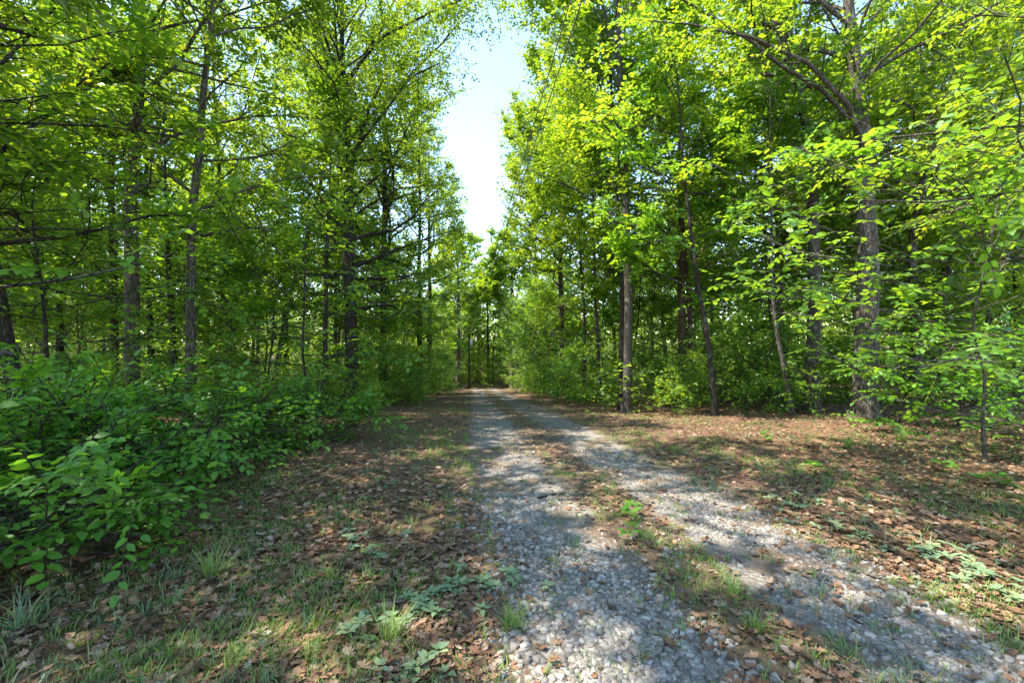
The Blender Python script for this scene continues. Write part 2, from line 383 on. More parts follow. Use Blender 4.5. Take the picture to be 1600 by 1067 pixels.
def px_trunk(d, pts, H):
    W = np.array([[(px - 800) / F * d, d, CAMZ + (533.5 - py) / F * d] for px, py in pts])
    base = np.array([W[0, 0], d, float(ground_z(W[0, 0], d)) - .06])
    if W[0, 2] > base[2] + .5:      # the photo hides the foot: carry the trunk down along itself
        base[0] = W[0, 0] - (W[1, 0] - W[0, 0]) / max(W[1, 2] - W[0, 2], .1) * (W[0, 2] - base[2]) * .7
        base[2] = float(ground_z(base[0], d)) - .06
        P = np.vstack([base, W])
    else: P = np.vstack([base, W[1:]])
    top = base[2] + H
    if P[-1, 2] < top:
        g = (P[-1] - P[-2]) / max(P[-1, 2] - P[-2, 2], .1) * .5; g[2] = 1
        P = np.vstack([P, P[-1] + g * (top - P[-1, 2])])
    return base, P - base

def crown_mesh(name, rng, base, P0, D, Ln, k, leafL, wr, clip=True, flat=.38, tmpl=KITE):
    if clip:
        mid = P0 + D / (np.linalg.norm(D, axis=1)[:, None] + 1e-9) * Ln[:, None] * .6 + base
        q = open_air(mid); P0, D, Ln = P0[q], D[q], Ln[q]
    pos, u, n, L = leaves_on_twigs(P0, D, Ln, k, leafL, rng, flat)
    V, T = place(tmpl, pos, u, n, L, L * wr)
    return raw_mesh(name, V, T)

def make_tree(seed, label, base, trunk, rad, cb, R, nl, ntw, k=9, leafL=.13, wr=.62, leaf=None, bark=None, bias=None, cat='tree', name='tree', limbs=(), up=(.35, 1.2), twl=.6, flat=.32, group=None):
    rng = RS(seed)
    tb, P0, D, Ln = skeleton(rng, trunk, rad, cb, R, nl, ntw, bias, up, twl, base=base)
    q = np.hypot(P0[:, 0] - np.interp(P0[:, 2], trunk[:, 2], trunk[:, 0]), P0[:, 1] - np.interp(P0[:, 2], trunk[:, 2], trunk[:, 1])) > np.where(P0[:, 2] < .7 * trunk[-1, 2], .25 * R, 0)
    if base[1] < 13: q &= ~((np.abs(P0[:, 0] - np.interp(P0[:, 2], trunk[:, 2], trunk[:, 0])) < .5) & (P0[:, 1] < 0))   # few twigs on the drive side of these stems
    P0, D, Ln = P0[q], D[q], Ln[q]
    t = thing(name, label, cat, base, group)
    obj('trunk', tb.mesh('trunk'), bark or BARK, t)
    extra = []
    for d, pts, r, *nx_ in limbs:
        W = np.array([[(px - 800) / F * d, d + dy, CAMZ + (533.5 - py) / F * d] for px, py, dy in pts]) - base
        lt = Tubes(); n = len(W); tt = np.linspace(0, n - 1, n * 4)
        Q = np.stack([np.interp(tt, np.arange(n), W[:, c]) for c in range(3)], -1)
        lt.add(Q, np.linspace(r, r * .35, len(Q)), 7, .05, seed)
        obj('limb', lt.mesh('limb'), bark or BARK, t)
        if nx_:                                  # leafy twigs along this limb too
            m = nx_[0]; f = rng.uniform(.25, 1, m) * (len(Q) - 1)
            Pq = np.stack([np.interp(f, np.arange(len(Q)), Q[:, c]) for c in range(3)], -1) + rng.normal(0, .42, (m, 3))
            extra.append((Pq, rng.normal(0, 1, (m, 3)) * [1, 1, .4] + [0, 0, -.15], rng.uniform(.3, .7, m)))
    cm = crown_mesh('crown', rng, base, P0, D, Ln, k, leafL, wr, flat=flat)
    if extra:
        pos, u, n, L = leaves_on_twigs(*[np.concatenate(q) for q in zip(*extra)], k, leafL, rng, flat)
        v0 = np.empty(len(cm.vertices) * 3, np.float32); cm.vertices.foreach_get('co', v0); f0 = np.empty(len(cm.polygons) * 3, np.int32); cm.loops.foreach_get('vertex_index', f0)
        cm = raw_mesh('crown', *merge([(v0.reshape(-1, 3), f0.reshape(-1, 3)), place(KITE, pos, u, n, L, L * wr)]))
    obj('crown', cm, leaf or LEAF_OAK, t)
    return t

# seed, label, depth, trunk pixels, diameter px, height, crown base, crown radius, limbs, twigs, leaf, bark, bias, extra limbs
A = math.pi
TREES = [
 ('tall grey tree with lichen and a kinked trunk behind the broad-leaved bushes', 9.5, [(205, 612), (207, 420), (201, 300), (212, 220), (218, 100), (218, 0)], 24, 17, 4.6, 3.6, 30, 1900, LEAF_OAK, BARK, None, [(9.5, [(214, 78, 0), (245, 62, -.2), (262, 55, -.4), (300, 20, -.6)], .05)]),
 ('slim tree leaning right with a bent bare arm reaching right', 9.0, [(292, 640), (296, 480), (297, 330), (312, 150), (328, 0)], 17, 15, 4.2, 3.2, 26, 1600, LEAF_OAK, BARK, None, [(9.0, [(299, 372, 0), (330, 362, .1), (372, 352, .2), (400, 350, .3), (440, 368, .5)], .045)]),
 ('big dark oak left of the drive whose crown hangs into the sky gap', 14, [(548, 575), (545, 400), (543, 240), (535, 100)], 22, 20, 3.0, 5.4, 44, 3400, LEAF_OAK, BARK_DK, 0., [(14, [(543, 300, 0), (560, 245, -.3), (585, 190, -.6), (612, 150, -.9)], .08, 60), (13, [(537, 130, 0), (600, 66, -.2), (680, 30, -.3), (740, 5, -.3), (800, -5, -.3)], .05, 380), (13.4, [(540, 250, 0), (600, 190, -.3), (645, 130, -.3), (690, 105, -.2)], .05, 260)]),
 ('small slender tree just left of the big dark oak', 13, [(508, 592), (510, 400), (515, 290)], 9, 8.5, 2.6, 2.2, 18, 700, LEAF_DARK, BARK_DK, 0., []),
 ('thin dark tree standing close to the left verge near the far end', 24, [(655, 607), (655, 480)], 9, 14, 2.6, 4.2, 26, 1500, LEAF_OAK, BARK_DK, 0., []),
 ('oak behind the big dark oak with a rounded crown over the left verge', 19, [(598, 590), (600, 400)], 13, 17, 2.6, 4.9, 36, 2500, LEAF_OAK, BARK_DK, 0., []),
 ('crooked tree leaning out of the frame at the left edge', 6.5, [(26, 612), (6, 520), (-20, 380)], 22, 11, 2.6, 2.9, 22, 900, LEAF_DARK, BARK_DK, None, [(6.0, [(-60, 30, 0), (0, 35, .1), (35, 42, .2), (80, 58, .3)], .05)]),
 ('straight shaded tree close behind the kinked grey tree', 13.5, [(180, 600), (180, 300), (178, 100)], 14, 16, 3.5, 3.6, 26, 1500, LEAF_OAK, BARK_RED, None, []),
 ('thin tree in shade between the kinked and the leaning tree', 16, [(238, 575), (230, 430), (226, 300)], 10, 13, 3, 3.4, 22, 1300, LEAF_LIGHT, BARK_DK, None, []),
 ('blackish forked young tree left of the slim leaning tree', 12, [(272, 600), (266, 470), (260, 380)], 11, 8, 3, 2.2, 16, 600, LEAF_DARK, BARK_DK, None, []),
 ('grey tree leaning right in the bright gap left of the oak', 18, [(438, 535), (465, 420), (482, 380)], 9, 14, 4.5, 3.4, 22, 1300, LEAF_LIGHT, BARK, None, []),
 ('upright grey tree in the bright wood behind the bent bare arm', 17, [(362, 535), (352, 400), (346, 330)], 12, 15, 4.5, 3.6, 24, 1400, LEAF_LIGHT, BARK, None, []),
 ('forked grey tree standing alone at the right edge of the drive', 12.5, [(978, 640), (981, 500), (976, 300), (972, 160), (955, 60), (930, -20)], 15, 18, 4.4, 3.9, 38, 2700, LEAF_LIGHT, BARK_PALE, A, [(12.5, [(972, 165, 0), (966, 80, -.1), (961, 0, -.2), (955, -90, -.3)], .09), (12.5, [(980, 440, 0), (990, 390, .1), (1001, 300, .2), (1012, 240, .3)], .05)]),
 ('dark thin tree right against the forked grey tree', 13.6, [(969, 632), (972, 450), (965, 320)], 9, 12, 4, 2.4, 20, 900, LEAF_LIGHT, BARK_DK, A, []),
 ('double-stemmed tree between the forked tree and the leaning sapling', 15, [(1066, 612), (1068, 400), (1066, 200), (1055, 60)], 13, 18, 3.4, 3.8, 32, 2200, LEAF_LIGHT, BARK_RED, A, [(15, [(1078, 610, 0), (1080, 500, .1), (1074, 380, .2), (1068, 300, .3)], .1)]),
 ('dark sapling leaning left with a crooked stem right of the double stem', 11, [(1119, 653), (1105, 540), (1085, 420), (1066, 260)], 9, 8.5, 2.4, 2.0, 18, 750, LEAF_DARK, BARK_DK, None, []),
 ('straight tree with smooth lichen-spotted bark left of the thickest trunk', 11.5, [(1268, 634), (1272, 450), (1270, 250), (1250, 130), (1213, 30)], 22, 18, 4.4, 3.6, 32, 2000, LEAF_LIGHT, BARK_PALE, A, []),
 ('thickest tree with deeply furrowed grey bark on the right', 10, [(1350, 648), (1356, 450), (1348, 220), (1335, 100), (1322, 0)], 36, 20, 4.8, 4.2, 36, 2300, LEAF_LIGHT, BARK, A, [(10, [(1343, 205, 0), (1270, 152, -.3), (1200, 125, -.5), (1150, 92, -.6), (1100, 68, -.7), (1040, 40, -.8), (1000, 22, -.9)], .05)]),
 ('slim straight tree just right of the thickest trunk', 16, [(1415, 602), (1418, 350), (1418, 200)], 13, 16, 4.5, 3.4, 26, 1500, LEAF_LIGHT, BARK_RED, None, []),
 ('dark tree leaning right behind the bright beech spray', 15, [(1460, 592), (1475, 430), (1495, 330)], 14, 14, 4, 3.4, 24, 1400, LEAF_OAK, BARK_DK, None, []),
 ('thin pale pole tree between two trunks at the far right', 18, [(1440, 575), (1440, 330)], 8, 14, 4.5, 2.8, 20, 1000, LEAF_LIGHT, BARK, None, []),
 ('thin sunlit brown tree left of the forked grey tree', 19, [(914, 614), (912, 500), (905, 400)], 6, 12, 2.6, 3.0, 22, 1300, LEAF_LIGHT, BARK_RED, A, []),
 ('leaning whip of a tree between the thin brown and the forked tree', 17, [(938, 614), (930, 470)], 6, 10, 2.8, 2.6, 18, 900, LEAF_LIGHT, BARK_RED, A, []),
 ('curving young tree left of the lichen-spotted straight tree', 10.6, [(1240, 652), (1225, 570), (1208, 480), (1205, 330)], 7, 7.5, 2.5, 2.0, 18, 750, LEAF_DARK, BARK, None, []),
 ('tall tree whose yellow-green crown edges the sky on the right', 22, [(880, 600), (878, 400)], 10, 18, 2.4, 4.2, 36, 2400, LEAF_LIGHT, BARK, A, []),
 ('far tree on the right verge with its crown low against the sky', 31, [(838, 600), (838, 420)], 9, 17, 2, 4.4, 32, 1900, LEAF_LIGHT, BARK, A, []),
 ('rounded tree closing the far end of the drive beside the pole', 47, [(716, 600), (716, 480)], 8, 14.5, 1.6, 4.0, 34, 1500, LEAF_LIGHT, BARK, None, []),
 ('dark double trunk standing straight at the end of the drive', 51, [(763, 600), (762, 480)], 5, 13, 1.5, 3.6, 32, 1300, LEAF_OAK, BARK_DK, None, [(51, [(769, 604, 0), (770, 560, 0), (775, 500, 0)], .12)]),
 ('sunlit tree right of the dark double trunk at the far end', 45, [(800, 600), (800, 480)], 8, 14, 1.4, 3.8, 34, 1500, LEAF_LIGHT, BARK, None, []),
 ('far tree on the left verge with its crown low against the sky', 32, [(672, 600), (672, 420)], 9, 17, 2, 4.6, 32, 1900, LEAF_OAK, BARK_DK, 0., []),
]
for s, (lab, d, pts, dp, H, cb, R, nl, ntw, lf, bk, bi, lm) in enumerate(TREES):
    H = H if H < 10 else min(H, 9.5 + .27 * d); base, tr = px_trunk(d, pts, H)
    rv = RS(900 + s); LL = rv.uniform(.85, 1.2) * (.125 if d < 15 else .145 if d < 22 else .18 if d < 40 else .3)
    make_tree(100 + s, lab, base, tr, dp * d / F / 2, cb, R * 1.1, nl, int(ntw * (1.15 if bi is None and pts[0][0] < 800 else 1.05 if d < 18 else 1.35)), 8 if d < 22 else 7, LL, rv.uniform(.48, .78), lf, bk, bi, limbs=lm, name='sapling' if H < 9 else 'tree', cat='sapling' if H < 9 else 'tree')

# prototypes for the wood behind: built once, then copied
def straight(rng, H): 
    n = 7; P = np.zeros((n, 3)); P[:, 2] = np.linspace(-.06, H, n); P[1:, :2] = np.cumsum(rng.normal(0, .12, (n - 1, 2)), 0); return P
def protos(kind, n, H, rad, cb, R, nl, ntw, k, leafL, seeds, mats, barks):
    out = []
    for q in range(n):
        rng = RS(seeds + q); hq = H * (1 + .12 * (q - n / 2))
        tb, P0, D, Ln = skeleton(rng, straight(rng, hq), rad, cb, R, nl, ntw, None, (.35, 1.2), .65, 8, .05)
        tm = tb.mesh('trunk'); tm.materials.append(barks[q % len(barks)])
        cm = crown_mesh('crown', rng, np.zeros(3), P0, D, Ln, k, leafL, .62, clip=False, flat=.42); cm.materials.append(mats[q % len(mats)])
        out.append((tm, cm))
    return out
PT = protos('tree', 5, 13.5, .14, 2.8, 3.5, 32, 1300, 8, .17, 500, [LEAF_LIGHT, LEAF_OAK, LEAF_LIGHT], [BARK, BARK_DK, BARK_RED])
PS = protos('sapling', 4, 5.5, .035, .7, 1.8, 20, 620, 8, .13, 600, [LEAF_DARK, LEAF_LIGHT, LEAF_OAK], [BARK, BARK_DK])
PB = protos('shrub', 4, 2.0, .02, .12, 1.15, 16, 330, 8, .11, 700, [LEAF_DARK, LEAF_OAK, LEAF_LIGHT], [BARK_DK])
def put(name, proto, x, y, s, rz, label, cat, group):
    t = thing(name, label, cat, (x, y, float(ground_z(x, y)) - .02), group)
    t.rotation_euler = (0, 0, rz); t.scale = (s, s, s)
    for nm, me in (('trunk' if cat != 'shrub' else 'stem', proto[0]), ('crown', proto[1])): obj(nm, me, None, t)
    return t
ORD = ['first', 'second', 'third', 'fourth', 'fifth', 'sixth', 'seventh', 'eighth', 'ninth', 'tenth', 'eleventh', 'twelfth', 'thirteenth', 'fourteenth', 'fifteenth', 'sixteenth', 'seventeenth', 'eighteenth', 'nineteenth', 'twentieth']
def spaced(rng, n, region, dmin, taken):
    out = []
    for _ in range(6000):
        y = rng.uniform(*region['y']); x = rng.uniform(*region['x'](y))
        if all((x - a) ** 2 + (y - b) ** 2 > dmin ** 2 for a, b in taken + out): out.append((x, y))
        if len(out) >= n: break
    return out
taken = [(float((p[0][0] - 800) / F * d), d) for _, d, p, *_ in TREES]
def scatter(rng, name, cat, P, n, region, dmin, smin, smax, words, group):
    pts = spaced(rng, n, region, dmin, taken); taken.extend(pts)
    pts.sort(key=lambda p: p[0] / p[1])
    for q, (x, y) in enumerate(pts):
        j = rng.randint(len(P))
        lab = words.format(ORD[q] if q < 20 else '%s-last' % ORD[len(pts) - 1 - q] if len(pts) - 1 - q else 'last')
        put(name, P[j], x, y, rng.uniform(smin, smax), rng.uniform(0, 6.3), lab, cat, group)
rg = RS(77)
for words, y0, y1, n in (('tree in the near wood left of the drive, {} from the left edge', 11, 20, 7), ('tree in the middle wood left of the drive, {} from the left edge', 20, 32, 12), ('tree deep in the wood left of the drive, {} from the left edge', 32, 50, 17)):
    scatter(rg, 'tree', 'tree', PT, n, dict(y=(y0, y1), x=lambda y: (-1.2 * y - 4, -5.5 - .09 * y)), 2.6, .8, 1.2, words, 'trees of the wood left of the drive')
for words, y0, y1, n in (('tree in the near wood right of the drive, {} from the drive', 12, 20, 9), ('tree in the middle wood right of the drive, {} from the drive', 20, 32, 12), ('tree deep in the wood right of the drive, {} from the drive', 32, 50, 17)):
    scatter(rg, 'tree', 'tree', PT, n, dict(y=(y0, y1), x=lambda y: (5.2 - .07 * y, 1.2 * y + 4)), 2.6, .8, 1.2, words, 'trees of the wood right of the drive')
scatter(rg, 'tree', 'tree', PT, 8, dict(y=(53, 60), x=lambda y: (-9, 6)), 1.8, .8, 1.1, 'small distant tree closing the end of the drive, {} from the left', 'trees at the end of the drive')
taken = [(3.13, 12.5), (3.3, 13.4), (2.9, 11.6), (6.9, 9.6), (7.6, 11.3)]
scatter(rg, 'sapling', 'sapling', PS, 14, dict(y=(10.6, 20), x=lambda y: (-1.15 * y - 1, -3.9 - .06 * y)), 1.5, .8, 1.25, 'leafy sapling under the trees left of the drive, {} from the left edge', 'saplings left of the drive')
scatter(rg, 'sapling', 'sapling', PS, 18, dict(y=(12, 24), x=lambda y: (4.6 - .07 * y, 1.15 * y + 1)), 1.6, .8, 1.25, 'leafy sapling under the trees right of the drive, {} from the drive', 'saplings right of the drive')
scatter(rg, 'sapling', 'sapling', PS, 12, dict(y=(22, 44), x=lambda y: (-6.2 - .075 * y, -3.1 - .072 * y)), 1.6, .8, 1.2, 'distant sapling lining the left verge, {} from the left', 'far saplings on the left verge')
scatter(rg, 'sapling', 'sapling', PS, 12, dict(y=(22, 44), x=lambda y: (2.9 - .06 * y, 6.2 - .06 * y)), 1.6, .8, 1.2, 'distant sapling lining the right verge, {} from the drive', 'far saplings on the right verge')
scatter(rg, 'sapling', 'sapling', PS, 6, dict(y=(49, 54), x=lambda y: (-8, 3)), 1.5, .7, 1.0, 'small bright sapling closing the far end of the drive, {} from the left', 'saplings at the end of the drive')
scatter(rg, 'shrub', 'shrub', PB, 9, dict(y=(48.5, 52), x=lambda y: (-8.5, 2.5)), .9, .7, 1.2, 'low bright shrub at the far end of the drive, {} from the left', 'shrubs at the end of the drive')
scatter(rg, 'shrub', 'shrub', PB, 15, dict(y=(7.5, 14), x=lambda y: (-1.05 * y, -3.5)), .9, .35, .6, 'low shrub on the wood floor left of the drive, {} from the left edge', 'shrubs left of the drive')
scatter(rg, 'shrub', 'shrub', PB, 13, dict(y=(14, 38), x=lambda y: (-4.2 - .07 * y, -2.4 - .07 * y)), 1.2, .6, 1.0, 'low shrub at the foot of the left verge, {} from the left', 'shrubs on the left verge')
scatter(rg, 'shrub', 'shrub', PB, 16, dict(y=(11.5, 17), x=lambda y: (4.3 - .06 * y, 1.05 * y)), 1.0, .5, .9, 'low shrub on the wood floor right of the drive, {} from the drive', 'shrubs right of the drive')
scatter(rg, 'shrub', 'shrub', PB, 12, dict(y=(15, 40), x=lambda y: (3.0 - .07 * y, 4.6 - .07 * y)), 1.2, .5, .9, 'low shrub at the foot of the right verge, {} from the drive', 'shrubs on the right verge')

# trees added out of frame, beside and behind the camera, to shade the foreground
for x, y, sc_, j, lab in ((-8.2, 2.2, 1.0, 1, 'shade tree added beside the camera on the left, beyond the frame'), (-6.2, -3.2, .95, 3, 'shade tree added behind the camera on the left'),
                          (-11.5, 6.5, 1.05, 0, 'shade tree added at the far left beyond the crooked leaning tree'), (-13, 0.5, 1.1, 2, 'shade tree added well left of the camera in the wood'), (8.5, -2.5, 1.0, 4, 'unseen tree behind the camera on the right')):
    put('tree', PT[j], x, y, sc_, j * 1.3, lab, 'tree', None)

# ------------------------------------------------------------------ far wood that closes the view
rf = RS(5); n = 88000
an = rf.uniform(-.98, .98, n); rr = rf.uniform(52, 74, n) + 8 * np.abs(an)
x = np.sin(an) * rr * 1.1; y = np.cos(an) * rr
top = 15.5 - 5.5 * np.exp(-((an + .065) / .07) ** 2) + 2.2 * np.sin(23 * an) + 1.5 * np.sin(57 * an + 1)
z = ground_z(x, y) + top * np.where(np.arange(n) < 46000, rf.uniform(0, 1, n), rf.uniform(0, 1, n) * .45)
far_ok = ~((np.abs(x - road_c(y)) < 2.0) & (z - ground_z(x, y) < 3) & (y < 56))
P = np.stack([x, y, z], -1)[far_ok]
P += rf.normal(0, .5, P.shape)
V, T = place(KITE, P, rf.normal(0, 1, P.shape) * [1, 1, .5], rf.normal(0, .5, P.shape) + [0, 0, 1.], rf.uniform(.3, .55, len(P)), rf.uniform(.22, .36, len(P)))
nb = 15000; an = rf.uniform(-1.0, 1.0, nb); rr = rf.uniform(78, 96, nb); P = np.stack([np.sin(an) * rr * 1.15, np.cos(an) * rr, rf.uniform(0, 1, nb) * 11], -1)
P[:, 2] += ground_z(P[:, 0], P[:, 1])
V, T = merge([(V, T), place(KITE, P, rf.normal(0, 1, P.shape), rf.normal(0, .8, P.shape) + [0, -.4, .6], rf.uniform(.8, 1.3, nb), rf.uniform(.6, .9, nb))])
tag(obj('far_wood', raw_mesh('far_wood', V, T), LEAF_LIGHT), 'mass of distant green foliage closing the view behind the trees', 'wood', kind='stuff')

nc = 900; yc = rf.uniform(12, 50, nc) ; side = np.where(rf.uniform(0, 1, nc) < .5, -1, 1)
xc = np.where(side < 0, -3.4 - .07 * yc - rf.uniform(0, 1, nc) ** 1.3 * (1.1 * yc), np.maximum(4.6 - .11 * yc, 2.4 - .06 * yc) + rf.uniform(0, 1, nc) ** 1.3 * (1.1 * yc))
hc = rf.uniform(.25, 1.5, nc) * np.where(rf.uniform(0, 1, nc) < .15, 1.9, 1); ci = np.repeat(np.arange(nc), 85)
P = np.stack([xc[ci], yc[ci], np.zeros(len(ci))], -1) + rf.normal(0, 1, (len(ci), 3)) * np.stack([.55 + .15 * hc[ci], .55 + .15 * hc[ci], 0 * hc[ci]], -1)
P[:, 2] = ground_z(P[:, 0], P[:, 1]) + .05 + hc[ci] * rf.uniform(0, 1, len(ci)) ** .8
bw = .6 * wob(.6 * P[:, 0], .8 * P[:, 1]) + rf.normal(0, .3, len(P)); P = P[(P[:, 0] < -3.1 - .062 * P[:, 1] + bw) | (P[:, 0] > 2.4 - .055 * P[:, 1] + bw)]
Ls = rf.uniform(.1, .2, len(P))
V, T = place(KITE, P, rf.normal(0, 1, P.shape) * [1, 1, .35], rf.normal(0, .35, P.shape) + [0, 0, 1.], Ls, Ls * .65)
tag(obj('undergrowth', raw_mesh('undergrowth', V, T), LEAF_OAK), 'green undergrowth covering the wood floor beneath the trees', 'undergrowth', kind='stuff')

# ------------------------------------------------------------------ near plants with leaves one can pick apart
def leaf_mesh(nm, curl, fold, wr, mat):
    V, T = ovate(curl, fold); V = V * [1, wr, 1]
    m = raw_mesh(nm, V, T, True); m.materials.append(mat); return m
LM = {}
def leaf_objects(parent, base, pos, u, nn, L, wr, mat, name='leaf'):
    if (mat.name, wr) not in LM: LM[(mat.name, wr)] = [leaf_mesh(name, c, f, wr, mat) for c, f in ((.1, .12), (.22, .2), (.02, .06), (.3, .1))]
    ms = LM[(mat.name, wr)]
    for q in range(len(pos)):
        U = Vector(u[q]).normalized(); Vv = Vector(nn[q]).cross(U).normalized(); W = U.cross(Vv)
        M = Matrix((U, Vv, W)).transposed() * float(L[q]); M = M.to_4x4(); M.translation = Vector(pos[q])
        o = bpy.data.objects.new(name, ms[q % 4]); col.objects.link(o); o.parent = parent; o.matrix_local = M
def near_plant(seed, name, cat, label, base, H, rad, cb, R, nl, ntw, k, leafL, wr, mat, bark, nobj=280, bias=None, up=(.1, .8), twl=.42, flat=.2, trunk=None, stem='stem', keep=None):
    rng = RS(seed); base = np.asarray(base, float)
    tb, P0, D, Ln = skeleton(rng, straight(rng, H) * [.5, .5, 1] if trunk is None else trunk, rad, cb, R, nl, ntw, bias, up, twl, 7, .04)
    D[:, 2] *= .6
    if keep is not None: q = keep(P0 + base); P0, D, Ln = P0[q], D[q], Ln[q]
    q = P0[:, 2] + base[2] - ground_z(P0[:, 0] + base[0], P0[:, 1] + base[1]) > .08; P0, D, Ln = P0[q], D[q], Ln[q]
    for p, d, l in zip(P0, D, Ln):
        d = d / np.linalg.norm(d); e = p + d * l; e[2] -= .15 * l; tb.add([p, (p + e) / 2 + [0, 0, .04 * l], e], [.0045, .003, .0015], 3)
    t = thing(name, label, cat, base); obj(stem, tb.mesh(stem), bark, t)
    pos, u, n, L = leaves_on_twigs(P0, D, Ln, k, leafL, rng, flat)
    W = pos + base; px = 800 + W[:, 0] / np.maximum(W[:, 1], .3) * F; py = 533.5 - (W[:, 2] - CAMZ) / np.maximum(W[:, 1], .3) * F
    vis = (W[:, 1] > .5) & (px > -10) & (px < 1610) & (py > -10) & (py < 1075)
    sc_ = np.where(vis, np.linalg.norm(W - [0, 0, CAMZ], axis=1), 1e3)
    o = np.argsort(sc_); near = o[:nobj]; near = near[sc_[near] < 50]; rest = np.setdiff1d(np.arange(len(pos)), near)
    leaf_objects(t, base, pos[near], u[near], n[near], L[near], wr, mat)
    if len(rest):
        V, T = place(OVATE, pos[rest], u[rest], n[rest], L[rest], L[rest] * wr)
        tag(obj('foliage', raw_mesh('foliage', V, T, True), mat, t), kind='stuff')
    return t
def gz(x, y): return (x, y, float(ground_z(x, y)) - .03)
near_plant(1, 'broadleaf_bush', 'bush', 'low broad-leaved bush nearest the camera at the left edge', gz(-3.75, 3.5), 0.36, .02, .06, 1.2, 24, 520, 9, .08, .62, LEAF_NEAR, BARK_DK, 300, up=(.08, .42))
near_plant(2, 'broadleaf_bush', 'bush', 'low broad-leaved bush spilling onto the grass right of the nearest one', gz(-3.65, 4.8), 0.33, .02, .06, 1.25, 24, 520, 9, .08, .62, LEAF_NEAR, BARK_DK, 300, up=(.08, .42))
near_plant(3, 'broadleaf_bush', 'bush', 'taller broad-leaved bush rising behind the nearest bush at the left edge', gz(-5.3, 4.9), 0.51, .025, .1, 1.35, 20, 380, 9, .08, .62, LEAF_NEAR, BARK_DK, 300, up=(.08, .42))
near_plant(4, 'broadleaf_bush', 'bush', 'broad-leaved bush at the foot of the slim leaning tree', gz(-4.2, 6.2), 0.36, .02, .06, 1.3, 24, 520, 9, .078, .62, LEAF_NEAR, BARK_DK, 200, up=(.08, .42))
near_plant(5, 'broadleaf_bush', 'bush', 'small bush ending the row of bushes along the left lawn', gz(-3.4, 7.4), 0.33, .018, .06, 1.0, 14, 200, 9, .09, .62, LEAF_NEAR, BARK_DK, 120)
near_plant(17, 'broadleaf_bush', 'bush', 'broad-leaved bush cut by the left edge between the nearest and the taller one', gz(-4.8, 4.0), 0.45, .02, .08, 1.2, 20, 380, 9, .08, .62, LEAF_NEAR, BARK_DK, 300, up=(.08, .42))
near_plant(18, 'shade_tree', 'tree', 'tall tree added just beyond the left edge to shade the foreground', gz(-5.6, 3.8), 13, .13, 6.8, 3.9, 30, 1000, 9, .12, .62, LEAF_OAK, BARK, 0, bias=0., up=(.15, 1.0), twl=.6, stem='trunk')  # added out of frame, crown set high to dapple the near drive
near_plant(6, 'beech_sapling', 'sapling', 'young beech with layered bright yellow-green leaves at the right edge', gz(6.0, 5.75), 3.6, .022, .5, 2.1, 30, 420, 8, .12, .58, LEAF_BEECH, BARK_PALE, 300, bias=A, up=(.0, .5), twl=.5)
near_plant(7, 'hickory_tree', 'tree', 'broad-leaved branches of a tree reaching in at the upper right', gz(8.7, 5.4), 8.0, .09, 2.9, 3.4, 32, 820, 9, .10, .52, LEAF_LIGHT, BARK, 300, bias=A, up=(.0, .6), twl=.55, stem='trunk')
near_plant(8, 'dogwood_tree', 'tree', 'dark overhanging leaves of a small tree at the upper left corner', gz(-6.2, 4.3), 6.5, .07, 2.0, 2.4, 26, 420, 8, .125, .6, LEAF_DARK, BARK_DK, 300, bias=.3, up=(.0, .6), twl=.5, stem='trunk')
near_plant(9, 'sapling', 'sapling', 'leafy sapling left of the kinked grey tree', gz(-7.1, 7.0), 4.6, .035, .7, 1.9, 26, 380, 8, .115, .6, LEAF_DARK, BARK_DK, 0, up=(.05, .6), twl=.5)
near_plant(10, 'sapling', 'sapling', 'leafy sapling right of the slim leaning tree', gz(-4.1, 8.9), 4.4, .035, .6, 1.8, 26, 340, 8, .115, .6, LEAF_DARK, BARK_DK, 0, up=(.05, .6), twl=.5)
near_plant(11, 'sapling', 'sapling', 'leafy sapling at the left edge beside the crooked tree', gz(-8.2, 6.6), 5.0, .035, .8, 2.0, 26, 380, 8, .115, .6, LEAF_DARK, BARK_DK, 0, up=(.05, .6), twl=.5)
near_plant(12, 'shrub', 'shrub', 'low green shrub in front of the thickest trunk', gz(7.2, 8.6), .75, .015, .06, .9, 14, 110, 8, .10, .6, LEAF_NEAR, BARK_DK, 60)
near_plant(13, 'shrub', 'shrub', 'low green shrub beneath the young beech at the right edge', gz(8.0, 6.6), 1.1, .018, .06, 1.1, 16, 150, 8, .11, .6, LEAF_NEAR, BARK_DK, 160)
near_plant(14, 'shrub', 'shrub', 'shrub between the thickest trunk and the young beech', gz(8.2, 8.4), 2.0, .02, .1, 1.3, 18, 200, 8, .115, .6, LEAF_DARK, BARK_DK, 60)
near_plant(15, 'shrub', 'shrub', 'low shrub at the foot of the lichen-spotted straight tree', gz(6.9, 10.6), .8, .015, .06, .9, 14, 110, 8, .10, .6, LEAF_DARK, BARK_DK, 0)
near_plant(16, 'shrub', 'shrub', 'small shrub at the foot of the forked grey tree', gz(3.8, 12.4), .6, .012, .05, .8, 12, 90, 8, .09, .6, LEAF_LIGHT, BARK_DK, 0)

